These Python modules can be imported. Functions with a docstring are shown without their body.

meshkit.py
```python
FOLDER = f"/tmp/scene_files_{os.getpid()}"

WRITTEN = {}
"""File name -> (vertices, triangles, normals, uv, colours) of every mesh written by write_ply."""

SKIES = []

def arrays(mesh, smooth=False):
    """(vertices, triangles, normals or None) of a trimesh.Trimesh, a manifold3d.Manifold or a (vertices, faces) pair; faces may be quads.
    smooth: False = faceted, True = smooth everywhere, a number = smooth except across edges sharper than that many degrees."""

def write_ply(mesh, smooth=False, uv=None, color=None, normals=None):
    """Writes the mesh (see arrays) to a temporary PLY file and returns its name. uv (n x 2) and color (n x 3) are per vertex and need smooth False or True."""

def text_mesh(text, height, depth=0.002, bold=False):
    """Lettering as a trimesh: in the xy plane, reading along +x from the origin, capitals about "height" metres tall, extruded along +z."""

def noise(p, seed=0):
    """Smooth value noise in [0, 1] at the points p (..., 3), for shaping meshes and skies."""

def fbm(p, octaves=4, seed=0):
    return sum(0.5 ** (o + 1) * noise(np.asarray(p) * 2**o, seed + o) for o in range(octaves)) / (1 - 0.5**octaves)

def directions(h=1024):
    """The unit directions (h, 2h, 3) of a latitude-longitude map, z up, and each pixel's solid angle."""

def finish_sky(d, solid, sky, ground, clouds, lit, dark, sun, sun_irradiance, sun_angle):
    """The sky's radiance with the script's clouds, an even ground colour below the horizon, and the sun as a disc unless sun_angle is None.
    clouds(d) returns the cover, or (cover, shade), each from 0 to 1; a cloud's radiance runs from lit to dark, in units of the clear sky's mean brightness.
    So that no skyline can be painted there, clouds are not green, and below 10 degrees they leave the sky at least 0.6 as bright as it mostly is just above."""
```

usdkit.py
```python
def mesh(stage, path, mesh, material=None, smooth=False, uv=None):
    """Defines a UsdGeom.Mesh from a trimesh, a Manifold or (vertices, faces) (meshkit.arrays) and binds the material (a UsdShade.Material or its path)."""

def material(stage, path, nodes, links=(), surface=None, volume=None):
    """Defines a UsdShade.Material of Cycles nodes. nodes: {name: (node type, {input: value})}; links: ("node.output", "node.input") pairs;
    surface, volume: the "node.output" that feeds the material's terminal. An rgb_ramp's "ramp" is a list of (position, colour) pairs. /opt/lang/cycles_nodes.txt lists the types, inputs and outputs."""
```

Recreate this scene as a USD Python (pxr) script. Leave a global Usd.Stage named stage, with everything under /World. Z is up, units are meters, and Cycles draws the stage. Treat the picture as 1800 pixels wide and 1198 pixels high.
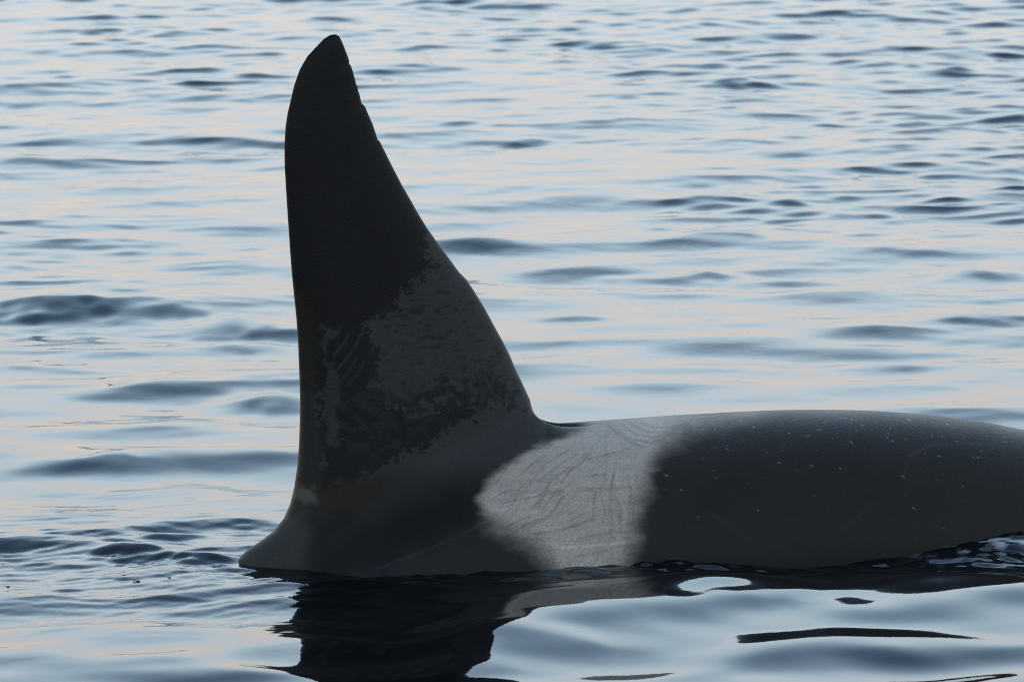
import math
import numpy as np
import meshkit, usdkit
from scipy.ndimage import map_coordinates
from scipy.interpolate import PchipInterpolator
from pxr import Usd, UsdGeom, UsdLux, UsdShade, Sdf, Gf, Vt

stage = Usd.Stage.CreateInMemory()
UsdGeom.SetStageUpAxis(stage, "Z")
UsdGeom.SetStageMetersPerUnit(stage, 1.0)
UsdGeom.Xform.Define(stage, "/World")
UsdGeom.Scope.Define(stage, "/World/Looks")

# ------------------------------------------------------------------ camera
CAM = np.array([0.0, -25.0, 4.6])
PITCH = 0.1503                      # radians below the horizon
APERTURE, FOCAL = 23.6, 149.6
EXPOSURE = 1.85
cam = UsdGeom.Camera.Define(stage, "/World/camera")
cam.CreateHorizontalApertureAttr(APERTURE)
cam.CreateVerticalApertureAttr(APERTURE * 681 / 1024)
cam.CreateFocalLengthAttr(FOCAL)
cam.CreateClippingRangeAttr(Gf.Vec2f(0.5, 20000))
cam.CreateFStopAttr(5.6)
cam.CreateFocusDistanceAttr(25.0)
cam.CreateExposureAttr(EXPOSURE)
FWD = np.array([0, math.cos(PITCH), -math.sin(PITCH)])
UP = np.array([0, math.sin(PITCH), math.cos(PITCH)])
RIGHT = np.array([1.0, 0, 0])
xf = UsdGeom.Xformable(cam)
xf.AddTranslateOp().Set(Gf.Vec3d(*CAM))
xf.AddRotateXOp().Set(90 - math.degrees(PITCH))

# ------------------------------------------------------------------ sky and sun
SUN_EL, SUN_AZ = math.radians(6.0), math.radians(-50)     # azimuth from +y towards +x
SKY_STRENGTH, SUN_INTENSITY = 0.12, 0.12
L = "/World/Looks/"
sky = usdkit.material(stage, L + "sky_air", {
    "sky": ("sky_texture", {"sky_type": "single_scattering", "sun_disc": False, "sun_elevation": SUN_EL, "sun_rotation": SUN_AZ,
                            "altitude": 0.0, "air_density": 1.0, "aerosol_density": 1.0, "ozone_density": 1.0}),
    "tint": ("mix_color", {"blend_type": "multiply", "fac": 1.0, "b": (0.88, 0.93, 1.12), "use_clamp": False}),
    "tc": ("texture_coordinate", {}),
    "sep": ("separate_xyz", {}),
    "air": ("rgb_ramp", {"ramp": [(0.0, (2.2, 2.1, 2.1)), (0.08, (2.75, 2.64, 2.62)), (0.15, (3.3, 3.3, 3.36)), (0.23, (3.6, 4.3, 4.8)), (0.33, (3.5, 4.65, 5.5)), (0.45, (2.45, 3.55, 4.75)), (0.62, (1.05, 1.85, 2.95)), (1.0, (0.75, 1.12, 1.8))]}),
    "map": ("mapping", {"scale": (1.0, 1.0, 3.0)}),
    "n": ("noise_texture", {"scale": 1.7, "detail": 5.0, "roughness": 0.55}),
    "r": ("map_range", {"from_min": 0.3, "from_max": 0.7, "to_min": 0.84, "to_max": 0.98, "clamp": True}),
    "mix": ("mix_color", {"use_clamp": False}),
    "bg": ("background_shader", {"strength": SKY_STRENGTH}),
}, [("tc.generated", "map.vector"), ("map.vector", "n.vector"), ("n.fac", "r.value"), ("tc.generated", "sep.vector"), ("sep.z", "air.fac"),
    ("r.result", "mix.fac"), ("air.color", "mix.b"),
    ("sky.color", "tint.a"), ("tint.result", "mix.a"), ("mix.result", "bg.color")], surface="bg.background")
dome = UsdLux.DomeLight.Define(stage, "/World/sky")
UsdShade.MaterialBindingAPI.Apply(dome.GetPrim()).Bind(sky)
sun = UsdLux.DistantLight.Define(stage, "/World/sun")
sun.CreateIntensityAttr(SUN_INTENSITY)
sun.CreateNormalizeAttr(True)
sun.CreateAngleAttr(12.0)
sun.CreateColorAttr(Gf.Vec3f(1.0, 0.93, 0.87))
sx = UsdGeom.Xformable(sun)
sx.AddRotateZOp().Set(-math.degrees(SUN_AZ))
sx.AddRotateXOp().Set(-(90 - math.degrees(SUN_EL)) + 180 if False else 90 - math.degrees(SUN_EL) - 180)


def tag(prim, label=None, category=None, group=None, kind=None):
    for k, v in (("label", label), ("category", category), ("group", group), ("kind", kind)):
        if v:
            prim.SetCustomDataByKey(k, v)


tag(dome.GetPrim(), kind="structure")

# ------------------------------------------------------------------ measuring helpers (pixels of the 1800 x 1198 photograph)
TAN = APERTURE / FOCAL


def ray(px, py):
    px, py = np.asarray(px, float), np.asarray(py, float)
    return FWD + RIGHT * ((px - 900) / 1800 * TAN)[..., None] - UP * ((py - 599) / 1800 * TAN)[..., None]


def on_water(px, py, z=0.0):
    d = ray(px, py)
    t = (z - CAM[2]) / d[..., 2]
    p = CAM + d * t[..., None]
    return p[..., 0], p[..., 1]


def project(p):
    q = p - CAM
    w = q @ FWD
    return 900 + (q @ RIGHT) / w / TAN * 1800, 599 - (q @ UP) / w / TAN * 1800


# whale frame: u along the body towards the tail, v sideways, w up; the mid plane stands upright, turned by YAW
YAW = math.radians(14.0)
EU, EV = np.array([math.cos(YAW), math.sin(YAW), 0]), np.array([-math.sin(YAW), math.cos(YAW), 0])
ORIGIN = np.array([0.44, 0.0, 0.0])


def on_plane(px, py):
    d = ray(px, py)
    t = ((ORIGIN - CAM) @ EV) / (d @ EV)
    p = CAM + d * t[..., None] - ORIGIN
    return np.stack([p @ EU, p[..., 2]], -1)


def whale_to_world(q):
    return ORIGIN + q[:, :1] * EU + q[:, 1:2] * EV + q[:, 2:] * np.array([0, 0, 1.0])


def seg_distance(pts, poly, closed=True):
    """Distance of pts (n,2) to a polyline, and inside test when closed."""
    a = np.asarray(poly, float)
    b = np.roll(a, -1, 0) if closed else a[1:]
    a = a if closed else a[:-1]
    best = np.full(len(pts), 1e18)
    inside = np.zeros(len(pts), bool)
    x, y = pts[:, 0], pts[:, 1]
    for (x0, y0), (x1, y1) in zip(a, b):
        dx, dy = x1 - x0, y1 - y0
        t = np.clip(((x - x0) * dx + (y - y0) * dy) / max(dx * dx + dy * dy, 1e-12), 0, 1)
        best = np.minimum(best, (x - x0 - t * dx) ** 2 + (y - y0 - t * dy) ** 2)
        if closed and y0 != y1:
            inside ^= ((y0 > y) != (y1 > y)) & (x < (x1 - x0) * (y - y0) / (y1 - y0) + x0)
    d = np.sqrt(best)
    return np.where(inside, d, -d) if closed else d


def smooth01(x):
    x = np.clip(x, 0, 1)
    return x * x * (3 - 2 * x)


# ------------------------------------------------------------------ the whale's shape
LEAD = [(589, 60), (580, 62), (570, 68), (559, 79), (540, 99.5), (527, 122), (517, 150), (510, 180), (505.6, 198), (502, 222), (499.8, 255),
        (500.3, 293), (502.6, 330), (505, 368), (507.5, 406), (510, 443), (513, 480), (517, 520), (521, 558), (524, 600), (526, 650), (527.6, 692),
        (527.6, 734), (526, 780), (523, 820), (518, 855), (511, 885), (500, 910), (482, 933), (457, 952), (436, 966), (422, 980), (414, 998), (408, 1030)]
TRAIL = [(589, 60), (596.5, 63.8), (602, 75), (607, 88), (611.5, 99.5), (614, 107), (613.5, 111), (617, 116), (620, 124), (623.5, 137), (626, 148), (629, 153), (629, 158),
         (632, 165), (634, 174.6), (636, 182), (642, 187), (645, 195), (655, 218), (662, 238.5), (664, 245), (668, 249), (675, 263), (690, 293), (705.5, 323),
         (720.5, 349), (735.5, 375.6), (750.5, 400), (769, 426), (788, 452), (807, 478), (820, 491), (834, 512), (850.5, 539), (861, 558), (870, 575), (884, 600),
         (896, 624), (905, 646), (917, 671), (929, 697), (938, 715), (948, 735), (960, 765), (990, 800)]
lead, trail = on_plane(*np.array(LEAD).T), on_plane(*np.array(TRAIL).T)
base_pts = np.array([[trail[-1][0] + 0.05, 0.0], [trail[-1][0], -0.5], [lead[-1][0] + 0.1, -0.6]])
FIN = np.vstack([lead[::-1], trail[1:], base_pts])
TOP_PX = np.array([(1050, 743), (1100, 739), (1150, 735.5), (1200, 732), (1250, 729.5), (1300, 726.5), (1350, 724.5), (1400, 723), (1450, 722.5), (1500, 723), (1550, 725),
                   (1600, 728), (1650, 732), (1700, 738), (1750, 746), (1800, 756)])
top = on_plane(*TOP_PX.T)
top_u = np.concatenate([[-3.8, -2.8, -2.05, -1.69, -1.34, -1.04, -0.74, -0.42], top[:, 0], [2.4, 2.9, 3.5, 4.4]])
top_z = np.concatenate([[-1.35, -0.95, -0.55, -0.33, -0.10, 0.12, 0.32, 0.44], top[:, 1], [0.25, 0.06, -0.2, -0.62]])
o = np.argsort(top_u)
TOPZ = PchipInterpolator(top_u[o], top_z[o], extrapolate=True)
RV = PchipInterpolator([-3.4, -2.4, -1.4, -0.5, 0.3, 1.0, 2.0, 3.0, 4.4], [0.30, 0.52, 0.60, 0.585, 0.56, 0.53, 0.47, 0.36, 0.16])    # half height
RW = PchipInterpolator([-3.4, -2.4, -1.4, -0.5, 0.3, 1.0, 2.0, 3.0, 4.4], [0.30, 0.50, 0.58, 0.57, 0.56, 0.54, 0.44, 0.28, 0.10])    # half width
FIN_T = PchipInterpolator([-0.7, -0.1, 0.2, 0.5, 0.9, 1.3, 1.7, 1.9, 2.1], [0.20, 0.165, 0.135, 0.105, 0.075, 0.054, 0.034, 0.024, 0.018], extrapolate=True)
FIN_R = PchipInterpolator([-0.7, -0.1, 0.3, 0.9, 1.4, 1.8, 2.1], [0.34, 0.32, 0.29, 0.22, 0.15, 0.10, 0.06], extrapolate=True)

# signed distance to the fin's outline on a 4 mm grid, so that it can be read quickly anywhere
G0, GH = np.array([-1.9, -0.75]), 0.004
gu, gz = np.arange(G0[0], 1.0, GH), np.arange(G0[1], 2.35, GH)
gp = np.stack(np.meshgrid(gu, gz, indexing="ij"), -1).reshape(-1, 2)
FIN_D = seg_distance(gp, FIN).reshape(len(gu), len(gz)).astype(np.float32)


def whale_field(q, order=1):
    u, v, z = q[:, 0], q[:, 1], q[:, 2]
    a, b = np.maximum(RV(np.clip(u, -3.4, 4.4)), 0.05), np.maximum(RW(np.clip(u, -3.4, 4.4)), 0.05)
    zc = TOPZ(np.clip(u, -3.4, 4.4)) - a
    k = np.sqrt((v / b) ** 2 + ((z - zc) / a) ** 2 + 1e-9)
    g = np.sqrt((v / b ** 2) ** 2 + ((z - zc) / a ** 2) ** 2 + 1e-9)
    body = k * (k - 1) / g
    body = np.maximum(body, np.maximum(-3.3 - u, u - 4.3))
    d = map_coordinates(FIN_D, [(u - G0[0]) / GH, (z - G0[1]) / GH], order=order, mode="nearest")
    zz = np.clip(z, -0.7, 2.1)
    t, r = FIN_T(zz), FIN_R(zz)
    s = np.minimum(d / r, 1.0)
    G = v * v - t * t * (2 * s - s * s)
    gr = np.sqrt(4 * v * v + (t * t * (2 - 2 * s) / r) ** 2 + 2e-4)
    fin = np.maximum(G / gr, -0.4 - z)
    K = 0.15
    h = np.clip(0.5 + 0.5 * (fin - body) / K, 0, 1)
    # the blend widens the flanks of the fin but leaves the traced outline alone
    return fin * (1 - h) + body * h - K * h * (1 - h) * smooth01(np.abs(v) / 0.05 * 0.8 + 0.2)


def field_and_gradient(q):
    e = 0.003
    f = whale_field(q)
    grad = np.stack([whale_field(q + e * np.eye(3)[k]) - whale_field(q - e * np.eye(3)[k]) for k in range(3)], -1) / (2 * e)
    return f, grad


def settle(q, steps):
    for _ in range(steps):
        f, g = field_and_gradient(q)
        q = q - np.clip(f / np.maximum((g ** 2).sum(1), 0.05), -0.02, 0.02)[:, None] * g
    return q


def surface_nets(lo, hi, h):
    axes = [np.arange(lo[k], hi[k] + h, h) for k in range(3)]
    n = [len(a) for a in axes]
    F = np.empty(n, np.float32)
    for i0 in range(0, n[0], 40):
        g = np.stack(np.meshgrid(axes[0][i0:i0 + 40], axes[1], axes[2], indexing="ij"), -1)
        F[i0:i0 + 40] = whale_field(g.reshape(-1, 3)).reshape(g.shape[:3])
    S = F < 0
    total, count = np.zeros((n[0] - 1, n[1] - 1, n[2] - 1, 3), np.float32), np.zeros((n[0] - 1, n[1] - 1, n[2] - 1), np.int32)
    quads = []
    I = np.arange(total[..., 0].size).reshape(count.shape)
    for ax in range(3):
        A, B = [slice(None)] * 3, [slice(None)] * 3
        A[ax], B[ax] = slice(0, -1), slice(1, None)
        fa, fb = F[tuple(A)], F[tuple(B)]
        cross = (fa < 0) != (fb < 0)
        idx = np.argwhere(cross)
        fa_, fb_ = fa[cross], fb[cross]
        p = idx.astype(np.float32)
        p[:, ax] += fa_ / (fa_ - fb_)
        o1, o2 = (ax + 1) % 3, (ax + 2) % 3
        cells, ok = [], np.ones(len(idx), bool)
        for s1, s2 in ((0, 0), (-1, 0), (-1, -1), (0, -1)):
            c = idx.copy()
            c[:, o1] += s1
            c[:, o2] += s2
            good = ((c >= 0) & (c < np.array(count.shape))).all(1)
            ok &= good
            cg = c[good]
            np.add.at(total, tuple(cg.T), p[good])
            np.add.at(count, tuple(cg.T), 1)
            cells.append(c)
        q = np.stack([I[tuple(np.clip(c, 0, np.array(count.shape) - 1).T)] for c in cells], 1)[ok]
        flip = (fa_ > 0)[ok]
        q[flip] = q[flip][:, ::-1]
        quads.append(q)
    used = count > 0
    remap = np.full(count.size, -1)
    remap[I[used]] = np.arange(used.sum())
    v = total[used] / count[used][:, None] * h + np.array([a[0] for a in axes])
    return v.astype(float), remap[np.vstack(quads)]


def split_quads(v, f, chosen):
    """Each chosen quad into four."""
    def mid(a, b):
        e = np.sort(np.stack([a, b], 1), 1)
        return e
    q = f[chosen]
    edges = np.vstack([np.sort(q[:, [k, (k + 1) % 4]], 1) for k in range(4)])
    uniq, inv = np.unique(edges, axis=0, return_inverse=True)
    inv = inv.reshape(4, -1)
    nv = len(v)
    em = v[uniq].mean(1)
    cm = v[q].mean(1)
    m = [nv + inv[k] for k in range(4)]
    c = nv + len(uniq) + np.arange(len(q))
    new = np.vstack([np.stack([q[:, k], m[k], c, m[k - 1]], 1) for k in range(4)])
    return np.vstack([v, em, cm]), np.vstack([f[~chosen], new])


wv, wf = surface_nets((-2.9, -0.66, -1.5), (4.5, 0.66, 2.14), 0.022)
wv = settle(wv, 3)
for _ in range(2):
    c = wv[wf].mean(1)
    near = (c[:, 1] < 0.05) & (c[:, 2] > -0.2) & (c[:, 0] > -1.7) & (c[:, 0] < 1.75)
    n0 = len(wv)
    wv, wf = split_quads(wv, wf, near)
    wv[n0:] = settle(wv[n0:], 2)
_, wn = field_and_gradient(wv)
wn /= np.maximum(np.linalg.norm(wn, axis=1, keepdims=True), 1e-9)

# ------------------------------------------------------------------ the whale's markings (drawn on the side view of the near flank, mirrored to the far one)
side = wv.copy()
side[:, 1] = -np.abs(side[:, 1])
px, py = project(whale_to_world(side))
P2 = np.stack([px, py], 1)


def fb(scale, seed, stretch=(1, 1), octaves=4):
    return meshkit.fbm(np.stack([px / scale / stretch[0], py / scale / stretch[1], np.zeros_like(px)], -1), octaves, seed)


def mask(poly, soft, wobble=0.0, scale=30, seed=1, fine=0.0):
    poly = np.asarray(poly, float)
    out = np.zeros(len(px))
    pad = soft + wobble + 5
    near = (px > poly[:, 0].min() - pad) & (px < poly[:, 0].max() + pad) & (py > poly[:, 1].min() - pad) & (py < poly[:, 1].max() + pad)
    d = seg_distance(P2[near], poly)
    if wobble:
        pp = np.stack([px[near] / scale, py[near] / scale, np.zeros(near.sum())], -1)
        d = d + wobble * 2 * (meshkit.fbm(pp, 5, seed) - 0.5) * 2
    if fine:
        pp = np.stack([px[near] / 7.5, py[near] / 5.5, np.full(near.sum(), 4.4)], -1)
        d = d + fine * 2 * (meshkit.fbm(pp, 3, seed + 1) - 0.5) * 2
    out[near] = smooth01(0.5 + d / (2 * np.maximum(soft, 0.1)))
    return out


def stroke(pts, width, seed=0, ragged=0.6):
    pts = np.asarray(pts, float)
    out = np.zeros(len(px))
    near = (px > pts[:, 0].min() - 12) & (px < pts[:, 0].max() + 12) & (py > pts[:, 1].min() - 12) & (py < pts[:, 1].max() + 12)
    d = seg_distance(P2[near], pts, closed=False)
    n = meshkit.fbm(np.stack([px[near] / 14, py[near] / 14, np.full(near.sum(), seed * 3.7)], -1), 3, seed)
    out[near] = np.clip(1.5 - d / width, 0, 1) * (1 - ragged + ragged * 2 * np.clip(n - 0.1, 0, 1))
    return np.clip(out, 0, 1)


n1, n2, n3 = fb(60, 3), fb(14, 5), fb(5, 7)
skin = np.array([0.0080, 0.0063, 0.0049]) * (0.8 + 0.4 * n1)[:, None] * np.ones((len(px), 1))
rough = 0.40 + 0.1 * (n1 - 0.5)
fin_part = smooth01((860 - py) / 60) * (px < 960)


def paint(color, m):
    global skin
    skin = skin * (1 - m[:, None]) + np.asarray(color) * m[:, None]


# dark, still wet skin over the fin; the paler patch behind it has dried
DARK = [(480, 20), (640, 20), (765, 405), (753, 420), (757, 450), (771, 472), (742, 490), (721, 500), (709, 521), (704, 546), (667, 556), (650, 567), (655, 596),
        (667, 634), (662, 662), (648, 690), (690, 712), (735, 738), (771, 721), (817, 718), (850, 702), (856, 722), (792, 748), (750, 782), (700, 805), (650, 832),
        (588, 851), (566, 848), (562, 780), (563, 700), (556, 690), (490, 680), (480, 300)]
m_dark = mask(DARK, 3.5, 9, 22, 11, 13)
m_dark = np.clip(m_dark - 0.75 * smooth01((fb(7, 12) - 0.6) * 9) * smooth01(1.4 - mask(DARK, 26) * 1.4), 0, 1)
paint((0.0016, 0.0012, 0.0009), m_dark * (0.86 + 0.14 * n2))
paint((0.0190, 0.0178, 0.0162), fin_part * (1 - m_dark) * 0.85)
BLOT = [(826, 652), (850, 643), (880, 655), (895, 680), (912, 712), (895, 724), (868, 706), (850, 704), (828, 690)]
m_blot = mask(BLOT, 5, 16, 16, 13) * smooth01((n3 - 0.32) * 6)
paint((0.0055, 0.0054, 0.0058), m_blot)
MOTTLE = [(600, 690), (660, 660), (700, 690), (780, 650), (830, 690), (850, 715), (760, 760), (700, 790), (620, 800), (580, 760)]
m_mot = mask(MOTTLE, 14, 14, 30, 17) * smooth01((fb(9, 19, (1.4, 1), 3) - 0.42) * 7)
paint((0.0055, 0.0055, 0.006), m_mot)
# small cracks of wet skin in the dried patch
DRY = [(770, 480), (830, 520), (880, 610), (920, 690), (840, 640), (720, 700), (670, 640), (660, 580), (720, 520)]
m_dry = mask(DRY, 12, 6, 30, 21)
cr = fb(7, 23, (2.2, 0.8), 3)
paint((0.0075, 0.0075, 0.008), m_dry * smooth01((0.40 - cr) * 11) * 0.95)

# pale column of skin and the slanting scrapes beside it
COL = [(566, 572), (590, 585), (576, 600), (572, 640), (590, 648), (597, 690), (590, 720), (600, 760), (590, 785), (580, 782), (574, 740), (570, 690), (568, 630)]
paint((0.022, 0.021, 0.0205), mask(COL, 4, 9, 11, 29, 7) * 0.5)
for k, pts in enumerate([[(637, 584), (622, 612), (606, 634), (588, 655)], [(613, 587), (603, 606), (586, 625)], [(628, 626), (615, 650), (592, 678)],
                         [(640, 636), (626, 660), (609, 679)], [(600, 571), (594, 584), (584, 595)], [(564, 570), (576, 580), (592, 584)]]):
    paint((0.021, 0.0205, 0.0205), stroke(pts, 2.0, k, 0.8) * 0.5)
EDGE = [(490, 500), (530, 520), (558, 600), (560, 700), (560, 850), (520, 850), (527, 700), (520, 560)]
paint((0.0062, 0.0058, 0.0052), mask(EDGE, 16, 6, 40, 31) * 0.85)
paint((0.050, 0.044, 0.034), mask([(522, 852), (548, 858), (556, 878), (530, 884), (514, 874)], 9, 5, 15, 33) * 0.75)
# lower flank in front of the saddle: darker wet skin with a pale seam
paint((0.0026, 0.0022, 0.0018), mask([(548, 1020), (552, 940), (600, 905), (700, 890), (860, 870), (900, 905), (800, 945), (690, 1000), (680, 1020)], 26, 16, 40, 37) * 0.85)
paint((0.0095, 0.0080, 0.0068), mask([(690, 1020), (700, 985), (780, 955), (860, 915), (905, 940), (960, 975), (960, 1020)], 14, 6, 40, 41) * 0.55)
paint((0.036, 0.036, 0.038), stroke([(660, 1000), (700, 985), (760, 962), (820, 935), (862, 912)], 2.4, 43) * 0.16)
paint((0.030, 0.026, 0.024), mask([(400, 1010), (430, 960), (500, 905), (530, 900), (540, 940), (535, 1010)], 26, 10, 40, 45) * 0.5)

# saddle patch
SADDLE = [(843, 878), (854, 853), (882, 825), (922, 797), (968, 776), (1021, 760), (1042, 752), (1067, 744), (1120, 730), (1230, 715), (1330, 715), (1300, 733), (1255, 745), (1206, 762),
          (1160, 780), (1146, 803), (1136, 840), (1127, 877), (1116, 921), (1108, 958), (1100, 1040), (985, 1040), (975, 1000), (959, 974), (940, 953), (906, 936), (872, 915), (852, 893)]
right_soft = 9 + 5 * smooth01((900 - px) / 50) + 19 * smooth01((px - 1000) / 120) + 30 * smooth01((py - 880) / 60) * smooth01((1010 - px) / 60)
SAD = np.array(SADDLE, float)
d = seg_distance(P2, SAD) + 8 * (fb(22, 47) - 0.5) + 26 * smooth01((px - 1040) / 60) * (fb(38, 49, (1.6, 1)) - 0.5) + 10 * (fb(8, 50, (3, 0.8), 3) - 0.5)
m_sad = smooth01(0.5 + d / (2 * right_soft))
sad_col = np.array([0.222, 0.182, 0.148]) * (0.80 + 0.34 * fb(45, 51) + 0.10 * (fb(9, 53, (2.4, 1)) - 0.5))[:, None]
streak = smooth01((px - 1130) / 110) * 0.62                       # the tail end of the patch fades along the back
sad_col = sad_col * (1 - 0.72 * streak)[:, None]
SCR = [  # dark rake marks
    [(1066, 744), (1085, 762), (1110, 778), (1133, 786)], [(1072, 748), (1100, 768), (1140, 778), (1170, 772)], [(1092, 744), (1115, 762), (1150, 768), (1190, 760)],
    [(1105, 742), (1130, 756), (1160, 762), (1205, 748)], [(1118, 741), (1145, 750), (1175, 752), (1215, 742)],
    [(1015, 798), (985, 815), (960, 835), (945, 848)], [(1030, 797), (1000, 822), (968, 845), (948, 880), (936, 892)], [(1040, 798), (1010, 818), (985, 850), (965, 880), (955, 892)],
    [(1110, 788), (1060, 800), (1030, 808), (1000, 830)], [(990, 872), (978, 890), (965, 905), (930, 920), (915, 928)], [(980, 905), (950, 915), (925, 930)],
    [(1015, 857), (1060, 858), (1110, 856)], [(1020, 862), (1090, 860)], [(1040, 836), (1065, 832)],
    [(1082, 824), (1076, 850), (1075, 880), (1072, 900)], [(1046, 862), (1044, 890), (1043, 915)], [(1062, 892), (1068, 915), (1075, 945)], [(1075, 870), (1088, 905), (1094, 945)],
    [(1080, 870), (1090, 890), (1092, 915)], [(1070, 890), (1078, 925), (1080, 950)], [(1100, 838), (1110, 860), (1105, 900), (1104, 930)],
    [(940, 938), (990, 930), (1020, 920), (1040, 912)], [(960, 800), (935, 815), (915, 835)], [(1000, 790), (960, 815), (930, 850)], [(900, 860), (880, 868), (862, 880)],
    [(1020, 945), (1060, 938), (1100, 934)], [(1010, 978), (1045, 972), (1090, 960)], [(905, 880), (940, 872), (990, 862)],
    [(935, 905), (905, 918), (892, 925)], [(1000, 915), (1030, 900), (1060, 895)]]
dark_s = np.zeros(len(px))
for k, pts in enumerate(SCR):
    dark_s = np.maximum(dark_s, stroke(pts, 1.7 + 0.8 * (k % 3 == 0), 60 + k, 0.85))
sad_col = sad_col * (1 - 0.27 * dark_s)[:, None]
rk = np.random.default_rng(8)
faint = np.zeros(len(px))
for k in range(70):
    x, y = rk.uniform(865, 1120), rk.uniform(765, 990)
    a = 2.35 - 0.75 * smooth01((x - 1000) / 100) + rk.normal(0, 0.18) + 0.5 * smooth01((y - 900) / 60) * (x < 1050)
    n, bend = rk.uniform(18, 60), rk.normal(0, 0.25)
    pts = [(x + t * n * math.cos(a + bend * t), y + t * n * math.sin(a + bend * t)) for t in (-0.5, -0.17, 0.17, 0.5)]
    faint = np.maximum(faint, stroke(pts, rk.uniform(1.1, 2.0), 200 + k, 0.9) * rk.uniform(0.3, 1.0))
sad_col = sad_col * (1 - 0.26 * faint)[:, None]
hair = fb(6, 57, (5, 0.55), 3)
sad_col = sad_col * (0.93 + 0.2 * (hair - 0.5))[:, None]
LIGHT = [[(965, 955), (1000, 960), (1050, 957), (1100, 953)], [(970, 962), (1010, 963), (1060, 957)], [(1015, 998), (1030, 985), (1042, 980)], [(1045, 998), (1055, 985)],
         [(862, 872), (875, 867)], [(865, 878), (885, 868)], [(903, 884), (918, 880)], [(880, 897), (905, 890)], [(930, 870), (945, 868)]]
for k, pts in enumerate(LIGHT):
    sad_col = sad_col + (np.array([0.055, 0.053, 0.052]) * (stroke(pts, 1.6, 90 + k) * 0.9)[:, None])
skin = skin * (1 - m_sad[:, None]) + sad_col * m_sad[:, None]
# faint old scars and scattered pale flecks on the back behind the patch
rng = np.random.default_rng(5)
for k, pts in enumerate([[(1600, 800), (1640, 782), (1700, 778), (1790, 786)], [(1630, 782), (1600, 800), (1590, 830)], [(1250, 900), (1320, 950)], [(1540, 880), (1480, 930)]]):
    skin = skin * (1 + 0.5 * stroke(pts, 2.5, 110 + k)[:, None])
fleck = np.zeros(len(px))
cand = np.nonzero((px > 1130) & (wv[:, 2] > -0.1))[0]
for k in range(190):
    x = 1150 + 640 * rng.random()
    if k % 3 and k:
        x = np.clip(x_last + rng.normal(0, 26), 1150, 1795)
    x_last = x
    ytop = np.interp(x, TOP_PX[:, 0], TOP_PX[:, 1])
    y = ytop + 10 + rng.exponential(42) if k < 160 else ytop + 40 + 170 * rng.random()
    a = rng.normal(0.35, 0.2)
    ln, wd = rng.uniform(1.0, 4.5), rng.uniform(0.7, 1.05)
    sel = cand[(abs(px[cand] - x) < 9) & (abs(py[cand] - y) < 9)]
    dx, dy = px[sel] - x, py[sel] - y
    e = ((dx * math.cos(a) + dy * math.sin(a)) / ln) ** 2 + ((-dx * math.sin(a) + dy * math.cos(a)) / wd) ** 2
    fleck[sel] = np.maximum(fleck[sel], np.clip(1.5 - e, 0, 1) * 0.95 * rng.random() ** 2.4)
skin = skin + fleck[:, None] * np.array([0.085, 0.088, 0.09])
rough = rough + 0.1 * m_sad - 0.08 * m_dark

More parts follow.
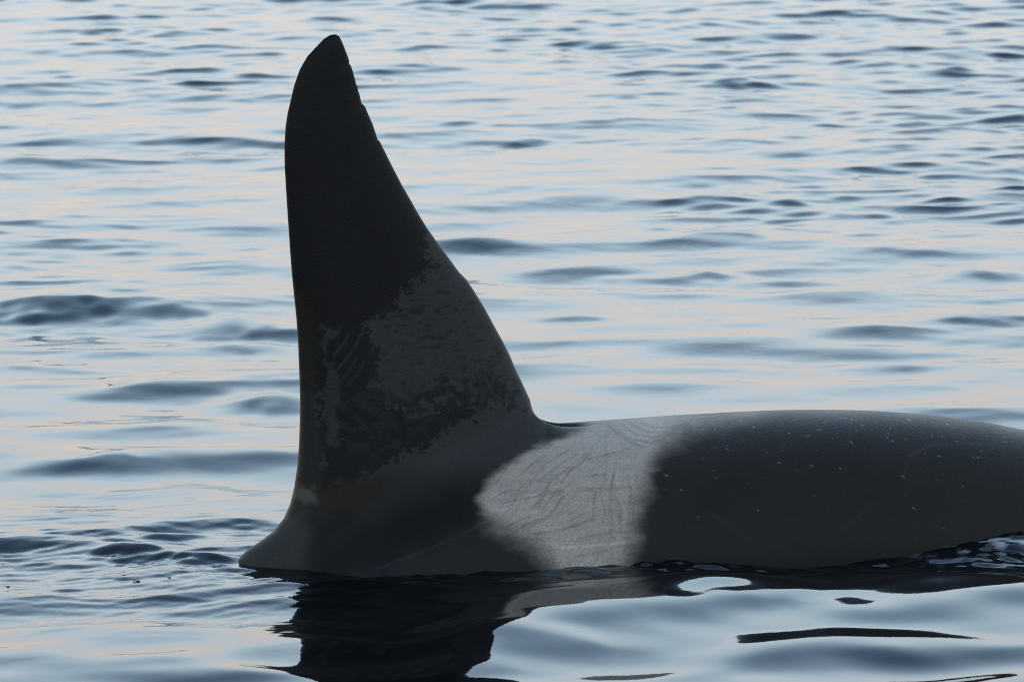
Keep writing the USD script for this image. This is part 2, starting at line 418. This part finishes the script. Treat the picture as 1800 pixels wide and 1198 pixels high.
whale_look = usdkit.material(stage, L + "whale_skin", {
    "col": ("attribute", {"attribute": "skin"}),
    "rgh": ("attribute", {"attribute": "gloss"}),
    "tc": ("texture_coordinate", {}),
    "n": ("noise_texture", {"scale": 120.0, "detail": 3.0, "roughness": 0.6}),
    "n2": ("noise_texture", {"scale": 150.0, "detail": 3.0, "roughness": 0.65}),
    "tone": ("map_range", {"from_min": 0.34, "from_max": 0.66, "to_min": 0.76, "to_max": 1.24}),
    "tint": ("vector_math", {"math_type": "scale"}),
    "b": ("bump", {"strength": 0.5, "distance": 0.004}),
    "p": ("principled_bsdf", {"ior": 1.36, "specular_ior_level": 0.165}),
}, [("tc.object", "n.vector"), ("tc.object", "n2.vector"), ("n2.fac", "tone.value"), ("col.color", "tint.vector1"), ("tone.result", "tint.scale"),
    ("tint.vector", "p.base_color"), ("rgh.fac", "p.roughness"), ("n.fac", "b.height"), ("b.normal", "p.normal")], surface="p.BSDF")


def define_mesh(path, v, f, n, material):
    m = UsdGeom.Mesh.Define(stage, path)
    m.CreatePointsAttr(Vt.Vec3fArray.FromNumpy(v.astype(np.float32)))
    m.CreateFaceVertexCountsAttr(Vt.IntArray.FromNumpy(np.full(len(f), f.shape[1], np.int32)))
    m.CreateFaceVertexIndicesAttr(Vt.IntArray.FromNumpy(f.astype(np.int32).ravel()))
    m.CreateSubdivisionSchemeAttr("none")
    m.CreateNormalsAttr(Vt.Vec3fArray.FromNumpy(n.astype(np.float32)))
    m.SetNormalsInterpolation("vertex")
    UsdShade.MaterialBindingAPI.Apply(m.GetPrim()).Bind(material)
    return m


def primvar(m, name, values):
    values = np.asarray(values, np.float32)
    if values.ndim == 2:
        UsdGeom.PrimvarsAPI(m).CreatePrimvar(name, Sdf.ValueTypeNames.Color3fArray, "vertex").Set(Vt.Vec3fArray.FromNumpy(values))
    else:
        UsdGeom.PrimvarsAPI(m).CreatePrimvar(name, Sdf.ValueTypeNames.FloatArray, "vertex").Set(Vt.FloatArray.FromNumpy(values))


whale = define_mesh("/World/killer_whale", wv, wf, wn, whale_look)
UsdGeom.Xformable(whale).AddTranslateOp().Set(Gf.Vec3d(*ORIGIN))
UsdGeom.Xformable(whale).AddRotateZOp().Set(math.degrees(YAW))
primvar(whale, "skin", np.maximum(skin, 0.002))
primvar(whale, "gloss", np.clip(rough, 0.2, 0.8))
tag(whale.GetPrim(), "black killer whale with tall nicked dorsal fin and scratched grey saddle patch in calm water", "killer whale")

# ------------------------------------------------------------------ the water: one sheet, fine in front of the lens, coarse towards the horizon


def grow(start, step, factor, end):
    out, x = [], start
    while x < end:
        step *= factor
        x += step
        out.append(x)
    return out


xs = list(np.arange(-2.15, 2.151, 0.0125))
right = []
x, s = xs[-1], 0.0125
while x < 5.0:
    s = min(s * 1.01, 0.034)
    x += s
    right.append(x)
right += grow(x, s, 1.22, 3000)
xs = np.array([-a for a in right[::-1]] + xs + right)
ys, y = [], -3.6
while y < 29:
    ys.append(y)
    y += 0.0145 + 0.0010 * max(0, y - 1.5)
ys = np.array([-3.6 - a for a in grow(0, 0.03, 1.25, 3000)][::-1] + ys + grow(y, 0.05, 1.2, 4000))
X0, Y0 = np.meshgrid(xs.astype(np.float32), ys.astype(np.float32), indexing="ij")
gx, gy = np.gradient(xs), np.gradient(ys)
cell = np.maximum(gx[:, None], gy[None, :]).astype(np.float32)


def field_noise(sx, sy, seed, octaves=3):
    return meshkit.fbm(np.stack([X0 / sx, Y0 / sy, np.zeros_like(X0)], -1), octaves, seed).astype(np.float32)


def bell(x, c, w):
    return np.exp(-0.5 * ((x - c) / w) ** 2)


H = np.zeros_like(X0)
DX, DY = np.zeros_like(X0), np.zeros_like(X0)
rng = np.random.default_rng(21)
far = smooth01((Y0 - 1.0) / 9.0).astype(np.float32)
patch = field_noise(2.6, 3.5, 71)
short_amp = (0.13 + 1.0 * far) * (0.4 + 1.2 * smooth01((patch - 0.35) * 3.2))
mid_amp = (0.95 + 0.05 * far)
long_amp = 0.75 + 0.3 * far
near = 1 - smooth01((Y0 - 0.5) / 3.0).astype(np.float32)
for band, n, l0, l1, slope, amp, spread in ((0, 26, 1.4, 3.0, 0.036, long_amp, 0.40), (1, 50, 0.45, 1.3, 0.058, mid_amp, 0.45), (2, 90, 0.14, 0.46, 0.054, short_amp, 0.48), (3, 36, 0.26, 0.9, 0.032, near, 0.6)):
    for k in range(n):
        lam = l0 * (l1 / l0) ** rng.random()
        th = rng.normal(0.15, spread)
        kx, ky = math.sin(th), -math.cos(th)
        kk = 2 * math.pi / lam
        a = slope * math.sqrt(2.0 / n) / kk
        ph = (kk * (kx * X0 + ky * Y0) + rng.random() * 6.283).astype(np.float32)
        w = amp * smooth01((lam / cell - 2.6) / 3).astype(np.float32) * a
        H += w * np.sin(ph)
        c = np.cos(ph) * w * 1.25
        DX += kx * c
        DY += ky * c


def lump(px, py, wpx, hpx, slope, turn=0.0, skew=0.0):
    """A wave whose near face lies where the photograph has a dark fleck: centre, width and height of the fleck in its pixels."""
    cx, cy = on_water(px, py, 0.0)
    dist = math.hypot(cy - CAM[1], CAM[2])
    scale = 1800 / TAN / dist
    dep = CAM[2] / dist
    wx = wpx / scale / 2.6
    run = hpx / scale / (dep + slope)
    sig = max(run * 0.6, 0.03)
    A = slope * sig * 1.65
    cx, cy = on_water(px, py, 0.6 * A)
    i0, i1 = np.searchsorted(xs, [cx - 4 * wx - 1, cx + 4 * wx + 1])
    j0, j1 = np.searchsorted(ys, [cy - 6 * sig - wx, cy + 7 * sig + wx])
    xx, yy = X0[i0:i1, j0:j1] - cx, Y0[i0:i1, j0:j1] - cy
    w = np.stack([X0[i0:i1, j0:j1] / 0.33, Y0[i0:i1, j0:j1] / 0.8, np.full(xx.shape, px * 0.37)], -1)
    yy = yy - sig * 0.9 - math.tan(turn) * xx + sig * 2.6 * (meshkit.fbm(w, 3, 5) - 0.5)
    xx = xx + wx * 1.2 * (meshkit.fbm(w * 0.8 + 9.1, 2, 6) - 0.5)
    yy = np.where(yy > 0, yy / 0.62, yy)
    H[i0:i1, j0:j1] += A * np.exp(-0.5 * (xx / wx) ** 2) * (np.exp(-0.5 * (yy / sig) ** 2) - 0.35 * np.exp(-0.5 * ((yy + 1.9 * sig) / (1.3 * sig)) ** 2))


LUMPS = [(1030, 1020, 230, 15, .17), (1500, 1024, 230, 16, .17), (1720, 995, 240, 18, .17), (1280, 1008, 220, 10, .15), (392, 986, 60, 9, .24), (1320, 1104, 300, 30, .055),
         (90, 545, 330, 44, .19), (430, 568, 200, 36, .13), (455, 605, 190, 24, .13), (480, 708, 180, 44, .15), (160, 830, 240, 30, .09),
         (1555, 640, 170, 26, .16), (1200, 487, 260, 20, .13), (1120, 406, 170, 20, .14), (1720, 562, 230, 22, .11, .12), (320, 690, 240, 28, .07, .2), (300, 560, 150, 26, .09), (1390, 493, 160, 14, .12), (1000, 556, 130, 15, .12), (830, 437, 170, 18, .11), (1750, 482, 160, 18, .12), (1560, 590, 190, 16, .09), (1320, 421, 140, 12, .12), (1100, 602, 300, 14, .07), (940, 245, 110, 10, .14), (1300, 147, 120, 18, .18), (1672, 125, 110, 14, .18),
         (1310, 1074, 260, 30, .05), (1640, 1056, 230, 24, .04)]
for lp in LUMPS:
    lump(*lp)

# the swell the whale pushes along its near side
def water_x(px, py=1040):
    return on_water(px, py)[0]


def ridge(path, depth_px, slope, wave=0.0):
    """A long crest through the points (photo pixels) with its near face depth_px tall."""
    p = np.array(path, float)
    scale = 1800 / TAN / 25.2
    sig = depth_px / scale / (0.18 + slope) * 0.55
    A = slope * sig * 1.65
    cx, cy = on_water(p[:, 0], p[:, 1], A)
    line = PchipInterpolator(cx, cy, extrapolate=True)
    j0, j1 = np.searchsorted(ys, [cy.min() - 2.5, cy.max() + 2.5])
    i0, i1 = np.searchsorted(xs, [cx[0] - 1.0, cx[-1] + 1.5])
    xx, yy = X0[i0:i1, j0:j1], Y0[i0:i1, j0:j1]
    ends = smooth01((xx - cx[0] + 0.25) / 0.5) * smooth01((cx[-1] + 0.25 - xx) / 0.5)
    t = yy - line(np.clip(xx, cx[0], cx[-1]))
    back = np.where(t > 0, sig * 0.62, sig)
    H[i0:i1, j0:j1] += ends * A * np.exp(-0.5 * (t / back) ** 2)


ridge([(800, 1090), (880, 1068), (950, 1050), (1050, 1034), (1200, 1026), (1350, 1038), (1450, 1044), (1600, 1032), (1900, 1028)], 158, 0.082)
ridge([(700, 1150), (860, 1143), (1000, 1146), (1080, 1158)], 34, 0.06)
ridge([(0, 1100), (250, 1092), (480, 1090), (600, 1108)], 60, 0.025)
ridge([(-60, 952), (60, 946), (160, 950), (260, 962), (340, 972)], 26, 0.26)
ridge([(150, 972), (230, 964), (330, 978), (420, 984)], 14, 0.20)
ridge([(250, 1046), (400, 1034), (560, 1026), (700, 1030)], 22, 0.24)
ridge([(200, 925), (320, 912), (470, 905)], 24, 0.20)
ridge([(180, 950), (300, 938), (440, 930)], 12, 0.2)

# small wake ripples round the fin's front and along the flank
wx0, wy0 = on_water(230, 985)
near_wake = (bell(X0, wx0, 0.75) * bell(Y0, wy0, 0.75)).astype(np.float32)
dxw, dyw = X0 - ORIGIN[0], Y0 - ORIGIN[1]
uu, vv = dxw * EU[0] + dyw * EU[1], dxw * EV[0] + dyw * EV[1]
half = np.interp(uu, [-1.95, -1.5, -0.95, -0.45, 0.1, 1.1, 1.8], [0.0, 0.05, 0.36, 0.5, 0.54, 0.46, 0.38]).astype(np.float32)
flank = np.exp(-((np.abs(vv) - half - 0.1) / 0.25) ** 2) * smooth01((uu + 1.6) / 0.5) * smooth01((3.2 - uu) / 0.5)
flank = flank.astype(np.float32)
wash = flank * smooth01((uu - 0.9) / 0.9).astype(np.float32)
rip = (1.25 * near_wake * (0.4 + 1.2 * field_noise(0.35, 0.35, 83)) + 0.3 * flank + 0.4 * wash).astype(np.float32)
rng = np.random.default_rng(33)
near_i = np.searchsorted(xs, [-3.2, 3.6])
near_j = np.searchsorted(ys, [-3.4, 3.6])
SL = (slice(*near_i), slice(*near_j))
for k in range(46):
    lam = 0.06 * (0.26 / 0.06) ** rng.random()
    th = rng.normal(0.2, 0.33)
    kx, ky, kk = math.sin(th), -math.cos(th), 2 * math.pi / lam
    a = 0.10 * math.sqrt(2 / 46) / kk
    ph = (kk * (kx * X0[SL] + ky * Y0[SL]) + rng.random() * 6.283)
    H[SL] += a * rip[SL] * np.sin(ph)
lap = (flank * (0.35 + 1.5 * smooth01((field_noise(0.5, 0.14, 85) - 0.36) * 4)) + 0.9 * wash).astype(np.float32)
rng = np.random.default_rng(34)
for k in range(60):
    lam = 0.045 * (0.13 / 0.045) ** rng.random()
    th = rng.normal(-YAW, 0.22)
    kx, ky, kk = math.sin(th), -math.cos(th), 2 * math.pi / lam
    a = 0.17 * math.sqrt(2 / 60) / kk
    H[SL] += a * lap[SL] * np.sin(kk * (kx * X0[SL] + ky * Y0[SL] + 0.03 * np.sin(9 * X0[SL] + k)) + rng.random() * 6.283)
# water heaped against the flank towards the tail
H += 0.095 * np.exp(-((np.abs(vv) - half) / 0.22) ** 2).astype(np.float32) * smooth01((uu - 0.7) / 0.9).astype(np.float32) * smooth01((3.4 - uu) / 0.8).astype(np.float32)

VX, VY = X0 + DX, Y0 + DY
foam = wash * smooth01((field_noise(0.07, 0.04, 91, 5) - 0.54) * 8).astype(np.float32)
V = np.stack([VX, VY, H], -1)
Tx, Ty = np.empty_like(V), np.empty_like(V)
for k in range(3):
    Tx[..., k] = np.gradient(V[..., k], xs, axis=0)
    Ty[..., k] = np.gradient(V[..., k], ys, axis=1)
N = np.cross(Tx, Ty)
N /= np.linalg.norm(N, axis=-1, keepdims=True)
nx, ny = X0.shape
I = np.arange(nx * ny).reshape(nx, ny)
faces = np.stack([I[:-1, :-1], I[1:, :-1], I[1:, 1:], I[:-1, 1:]], -1).reshape(-1, 4)
water_look = usdkit.material(stage, L + "sea_water", {
    "tc": ("texture_coordinate", {}),
    "foam": ("attribute", {"attribute": "foam"}),
    "amt": ("attribute", {"attribute": "ripple"}),
    "map": ("mapping", {"scale": (1.0, 0.8, 1.0)}),
    "n": ("noise_texture", {"scale": 22.0, "detail": 3.0, "roughness": 0.5}),
    "b": ("bump", {"strength": 1.0, "distance": 0.004}),
    "h": ("math", {"math_type": "multiply"}),
    "fr": ("map_range", {"from_min": 0.0, "from_max": 1.0, "to_min": 0.03, "to_max": 0.5}),
    "mix": ("mix_color", {"a": (0.0007, 0.0009, 0.0010), "b": (0.3, 0.31, 0.33)}),
    "p": ("principled_bsdf", {"ior": 1.333}),
}, [("tc.object", "map.vector"), ("map.vector", "n.vector"), ("n.fac", "h.value1"), ("amt.fac", "h.value2"), ("h.value", "b.height"), ("b.normal", "p.normal"),
    ("foam.fac", "mix.fac"), ("mix.result", "p.base_color"), ("foam.fac", "fr.value"), ("fr.result", "p.roughness")], surface="p.BSDF")
water = define_mesh("/World/water", V.reshape(-1, 3), faces, N.reshape(-1, 3), water_look)
primvar(water, "foam", np.clip(foam, 0, 1).ravel())
primvar(water, "ripple", np.clip(0.05 + 0.5 * rip + 0.25 * far, 0, 1).ravel())
tag(water.GetPrim(), "rippled blue grey sea reflecting a pale evening sky", "water", kind="structure")


# ------------------------------------------------------------------ small dark scraps afloat in the wake
scrap_look = usdkit.material(stage, L + "wet_weed", {
    "tc": ("texture_coordinate", {}),
    "n": ("noise_texture", {"scale": 150.0, "detail": 3.0}),
    "r": ("rgb_ramp", {"ramp": [(0.3, (0.006, 0.006, 0.004)), (0.7, (0.02, 0.017, 0.01))]}),
    "p": ("principled_bsdf", {"roughness": 0.3, "specular_ior_level": 0.3}),
}, [("tc.object", "n.vector"), ("n.fac", "r.fac"), ("r.color", "p.base_color")], surface="p.BSDF")


def scrap(name, px, py, length, seed, label):
    """A curled blade of weed: a strip of cross-sections, thick in the middle, lobed along its edge."""
    r = np.random.default_rng(seed)
    n, m = 15, 10
    rings = []
    for i in range(n):
        t = i / (n - 1)
        w = length * (0.02 + 0.26 * math.sin(math.pi * t) ** 0.7 * (1 + 0.35 * math.sin(9 * t + seed)))
        c = np.array([(t - 0.5) * length, 0.12 * length * math.sin(3.1 * t + seed), 0.02 * length * math.sin(math.pi * t) + 0.03 * length * math.sin(7 * t)])
        for j in range(m):
            a = 2 * math.pi * j / m
            rings.append(c + [0, w * math.cos(a), 0.38 * w * math.sin(a) * (1 + 0.2 * r.normal())])
    f = [(i * m + j, i * m + (j + 1) % m, (i + 1) * m + (j + 1) % m, (i + 1) * m + j) for i in range(n - 1) for j in range(m)]
    v, tri, nn = meshkit.arrays((np.array(rings), np.array(f)), True)
    x, y = on_water(px, py)
    k = np.argmin((VX - x) ** 2 + (VY - y) ** 2)
    s = define_mesh("/World/" + name, v, tri, nn, scrap_look)
    UsdGeom.Xformable(s).AddTranslateOp().Set(Gf.Vec3d(float(x), float(y), float(H.ravel()[k]) + 0.003))
    tag(s.GetPrim(), label, "debris", "dark specks floating in the wake")


scrap("floating_scrap", 240, 1023, 0.032, 1, "largest dark speck floating left of the fin, middle of three")
scrap("floating_scrap_001", 297, 1018, 0.019, 2, "small dark speck floating nearest to the whale's fin")
scrap("floating_scrap_002", 14, 1036, 0.019, 3, "small dark speck floating at the picture's left edge")
print("whale quads", len(wf), "water quads", len(faces))
